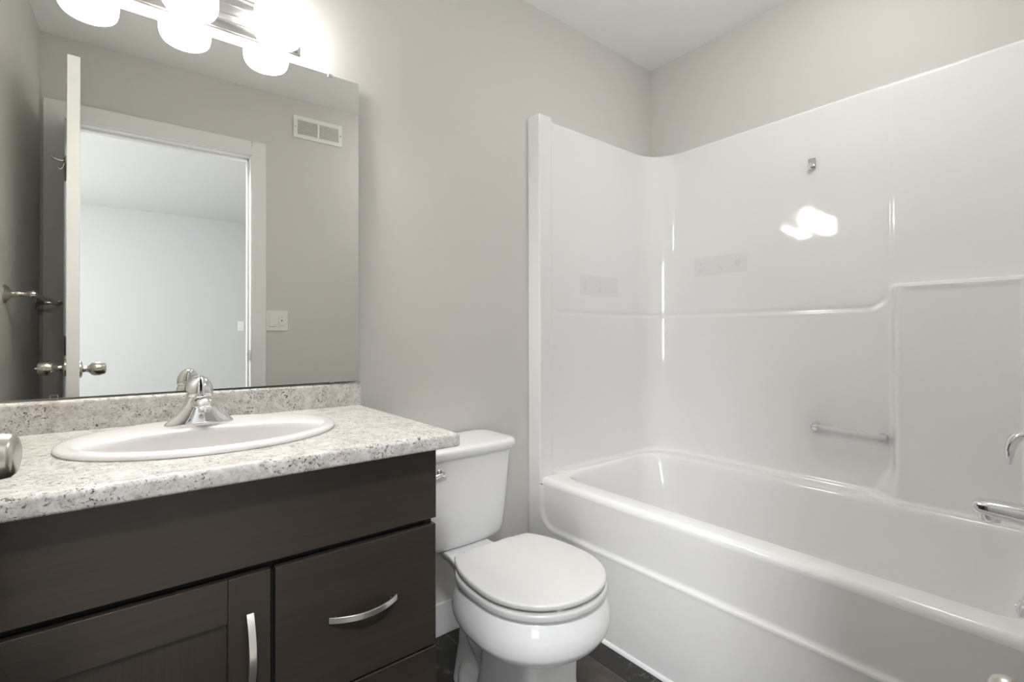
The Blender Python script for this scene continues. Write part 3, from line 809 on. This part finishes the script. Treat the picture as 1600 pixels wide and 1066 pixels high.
bm = new(); lathe(bm, (TBX, SE0 + .163, .606), (0, 0, -1), [(0, .0225), (.010, .0225), (.011, .0205), (.0165, .0205), (.0175, .017), (.0175, .0)], 28)
finish('outlet', bm, M_chrome, sp)

sv = thing('shower_valve', (TBX, SE0, .812), 'chrome shower valve lever above the tub spout', 'shower valve')
bm = new(); lathe(bm, (TBX, SE0 + .0012, .812), (0, 1, 0), [(0, .080), (.003, .080), (.006, .075), (.010, .040), (.012, .030)], 48)
finish('escutcheon', bm, M_chrome, sv)
bm = new(); lathe(bm, (TBX, SE0 + .011, .812), (0, 1, 0), [(0, .027), (.055, .024), (.070, .022), (.076, .015), (.077, 0)], 32)
finish('hub', bm, M_chrome, sv)
bm = new(); tube(bm, [(TBX, SE0 + .060, .812), (TBX, SE0 + .085, .820), (TBX, SE0 + .106, .817), (TBX, SE0 + .119, .802), (TBX, SE0 + .125, .780), (TBX, SE0 + .126, .757), (TBX, SE0 + .1255, .742), (TBX, SE0 + .125, .738)], [(.018, .014), (.018, .0135), (.018, .0135), (.0185, .0125), (.019, .011), (.017, .0085), (.010, .005), (.004, .003)], 24, upv=(1, 0, 0))
finish('lever', bm, M_chrome, sv, smooth=60)

ov = thing('overflow_cover', (TBX, .150, .392), 'round chrome overflow cover on the tub end below the spout', 'overflow cover')
bm = new(); lathe(bm, (TBX, .150, .392), (0, 1, .12), [(-.002, .036), (.003, .036), (.005, .033), (.006, .022), (.0065, .021), (.009, .020), (.012, .016), (.013, .0)], 40)
finish('plate', bm, M_chrome, ov)
bm = new(); lathe(bm, Vector((TBX, .150, .392)) + Vector((0, 1, .12)).normalized() * .012, (0, 1, .12), [(0, .006), (.003, .005), (.0035, 0)], 20)
finish('screw', bm, M_chrome, ov)

# clear grab bar on the long wall
GBX, GBZ0, GBZ1 = 2.094, .7075, .6975
gb = thing('grab_bar', (SW, .62, .70), 'small clear acrylic grab bar on the long tub wall', 'grab bar')
bm = new(); tube(bm, [(GBX, .732, GBZ0), (GBX, .512, GBZ1)], .0115, 20)
finish('bar', bm, M_acrylic, gb)
bm = new()
tube(bm, [(SW - .001, .745, GBZ0 + .001), (SW - .012, .745, GBZ0 + .001), (GBX + .006, .7435, GBZ0), (GBX, .738, GBZ0), (GBX, .728, GBZ0)], [.016, .015, .015, .0148, .0145], 20)
finish('post', bm, M_chrome, gb)
bm = new()
tube(bm, [(SW - .001, .529, GBZ1 - .001), (SW - .012, .529, GBZ1 - .001), (GBX + .008, .5285, GBZ1), (GBX - .004, .5270, GBZ1)], [.0155, .0145, .0140, .0125], 20)
finish('post', bm, M_acrylic, gb)

# small chrome hook plate high on the long wall
hk = thing('wall_hook', (SW, .755, 1.738), 'small chrome hook plate high on the long tub wall', 'hook')
bm = new(); box(bm, SW - .0045, SW - .0002, .742, .768, 1.716, 1.760)
finish('plate', bm, mat('hook_plate', (.42, .45, .44), .25, 1.0), hk, bevel=.003)
bm = new(); lathe(bm, (SW - .003, .755, 1.728), (-1, 0, .1), [(0, .006), (.006, .006), (.012, .0095), (.016, .010), (.019, .007), (.0195, 0)], 24)
finish('peg', bm, M_chrome, hk)

# two faint label stickers moulded flat on the upper surround
def sticker(label, org, du_, n_, w, h, marks):
    t = thing('label_sticker', tuple(org), label, 'sticker', None)
    du_, n_ = Vector(du_), Vector(n_); o = Vector(org)
    mm = Matrix(((du_.x, n_.x, 0, o.x), (du_.y, n_.y, 0, o.y), (0, 0, 1, o.z), (0, 0, 0, 1)))
    bm = new(); box(bm, -w / 2, w / 2, .0001, .0007, -h / 2, h / 2, mm); finish('film', bm, M_sticker, t, smooth=0)
    for kind, u in marks:
        bm = new()
        if kind == 'lines':
            for k in range(3): box(bm, u - .010, u + .010, .0006, .0009, -.027 + k * .007, -.024 + k * .007, mm)
            box(bm, u - .003, u + .003, .0006, .0009, .004, .022, mm)
        elif kind == 'round':
            lathe(bm, mm @ Vector((u, .0006, .0)), n_, [(0, .015), (.0003, .015)], 20)
        else:
            for k in range(4): box(bm, u - .012 + k * .006, u - .004 + k * .006, .0006, .0009, -.006 - k * .006, -.002 - k * .006, mm)
        finish('mark', bm, M_stickermark, t, smooth=0)
sticker('faint grey label on the end wall of the tub surround by the toilet', (1.698, SE1 - .0002, 1.289), (1, 0, 0), (0, -1, 0), .255, .086, (('lines', -.095), ('lines', 0), ('slope', .085)))
sticker('faint grey label on the long tub wall left of the hook', (SW - .0002, 1.138, 1.385), (0, -1, 0), (-1, 0, 0), .250, .086, (('lines', -.09), ('slope', 0), ('round', .085)))

# ---------------------------------------------------------------- return-air vent on the front wall (seen in the mirror)
av = thing('air_vent', (.8485, YF, 2.282), 'white louvred air vent high beside the doorway, seen in the mirror', 'vent')
VX0_, VX1_, VZ0, VZ1 = .709, .988, 2.2165, 2.346
bm = new(); box(bm, VX0_ + .01, VX1_ - .01, YF, YF + .002, VZ0 + .01, VZ1 - .01); finish('duct_shade', bm, M_vent_dark, av, smooth=0)  # flat dark sheet: shade behind the louvres as a colour
bm = new()
for a in ((VX0_, VX0_ + .023, VZ0, VZ1), (VX1_ - .023, VX1_, VZ0, VZ1), (VX0_ + .02, VX1_ - .02, VZ0, VZ0 + .023), (VX0_ + .02, VX1_ - .02, VZ1 - .023, VZ1), (.8485 - .006, .8485 + .006, VZ0 + .02, VZ1 - .02)):
    box(bm, a[0], a[1], YF, YF + .008, a[2], a[3])
finish('frame', bm, M_plastic, av, smooth=0, bevel=.0015)
bm = new()
nsl = 11
for k in range(nsl):
    zc = VZ0 + .027 + (VZ1 - VZ0 - .054) * k / (nsl - 1)
    for x0, x1 in ((VX0_ + .022, .8425), (.8545, VX1_ - .022)):
        vs = box(bm, x0, x1, -.0008, .0008, -.0042, .0042, Matrix.Translation((0, YF + .0052, zc)) @ Matrix.Rotation(radians(38), 4, 'X'))
finish('louvres', bm, M_plastic, av, smooth=0)
for x in (VX0_ + .011, VX1_ - .011):
    bm = new(); lathe(bm, (x, YF + .0078, 2.281), (0, 1, 0), [(0, .004), (.0012, .003), (.0013, 0)], 14); finish('screw', bm, M_nickel, av)

# ---------------------------------------------------------------- switch plate beside the doorway
def switch_plate(label, x0, x1, z0, z1, y, n, gangs):
    t = thing('light_switch', ((x0 + x1) / 2, y, (z0 + z1) / 2), label, 'light switch')
    bm = new(); box(bm, x0, x1, min(y, y + n * .006), max(y, y + n * .006), z0, z1); finish('plate', bm, M_plastic, t, smooth=0, bevel=.0025)
    w = (x1 - x0) / len(gangs); zc = (z0 + z1) / 2
    for i, gk in enumerate(gangs):
        xc = x0 + w * (i + .5) + (.004 if i == 0 and len(gangs) > 1 else (-.004 if len(gangs) > 1 else 0)); a, b = y + n * .005, y + n * .0085
        if gk == 'rocker':
            bm = new(); box(bm, xc - .0165, xc + .0165, min(a, b), max(a, b), zc - .033, zc + .033); r = finish('rocker', bm, M_plastic, t, smooth=0, bevel=.001)
            bm = new(); box(bm, xc - .0165, xc + .0165, min(a, b) - .0004, max(a, b) - .0004, zc - .0345, zc - .0325); finish('gap', bm, M_vent_dark, t, smooth=0)
        else:
            bm = new(); box(bm, xc - .0165, xc + .0165, min(a, b), max(a, b), zc - .033, zc + .033); finish('timer', bm, M_plastic, t, smooth=0, bevel=.001)
            bm = new(); lathe(bm, (xc, b, zc), (0, n, 0), [(0, .0045), (.001, .0045), (.0012, 0)], 14); finish('button', bm, M_vent_dark, t)
            bm = new(); lathe(bm, (xc, b, zc + .019), (0, n, 0), [(0, .002), (.0008, .002)], 10); finish('indicator', bm, M_vent_dark, t)
            bm = new(); box(bm, xc - .009, xc + .009, b - .0002, b + .0004, zc - .026, zc - .0245); finish('slot', bm, M_vent_dark, t)
        for sz in (z0 + .010, z1 - .010):
            bm = new(); lathe(bm, (xc, y + n * .0058, sz), (0, n, 0), [(0, .0028), (.0008, .0024), (.0009, 0)], 12); finish('screw', bm, M_plastic, t)
switch_plate('white double switch plate beside the doorway, seen in the mirror', .5675, .6810, 1.0925, 1.2075, YF, 1, ['rocker', 'timer'])
switch_plate('single white switch on the far bedroom wall, seen through the doorway', .875, .945, 1.125, 1.240, BY0, 1, ['rocker'])
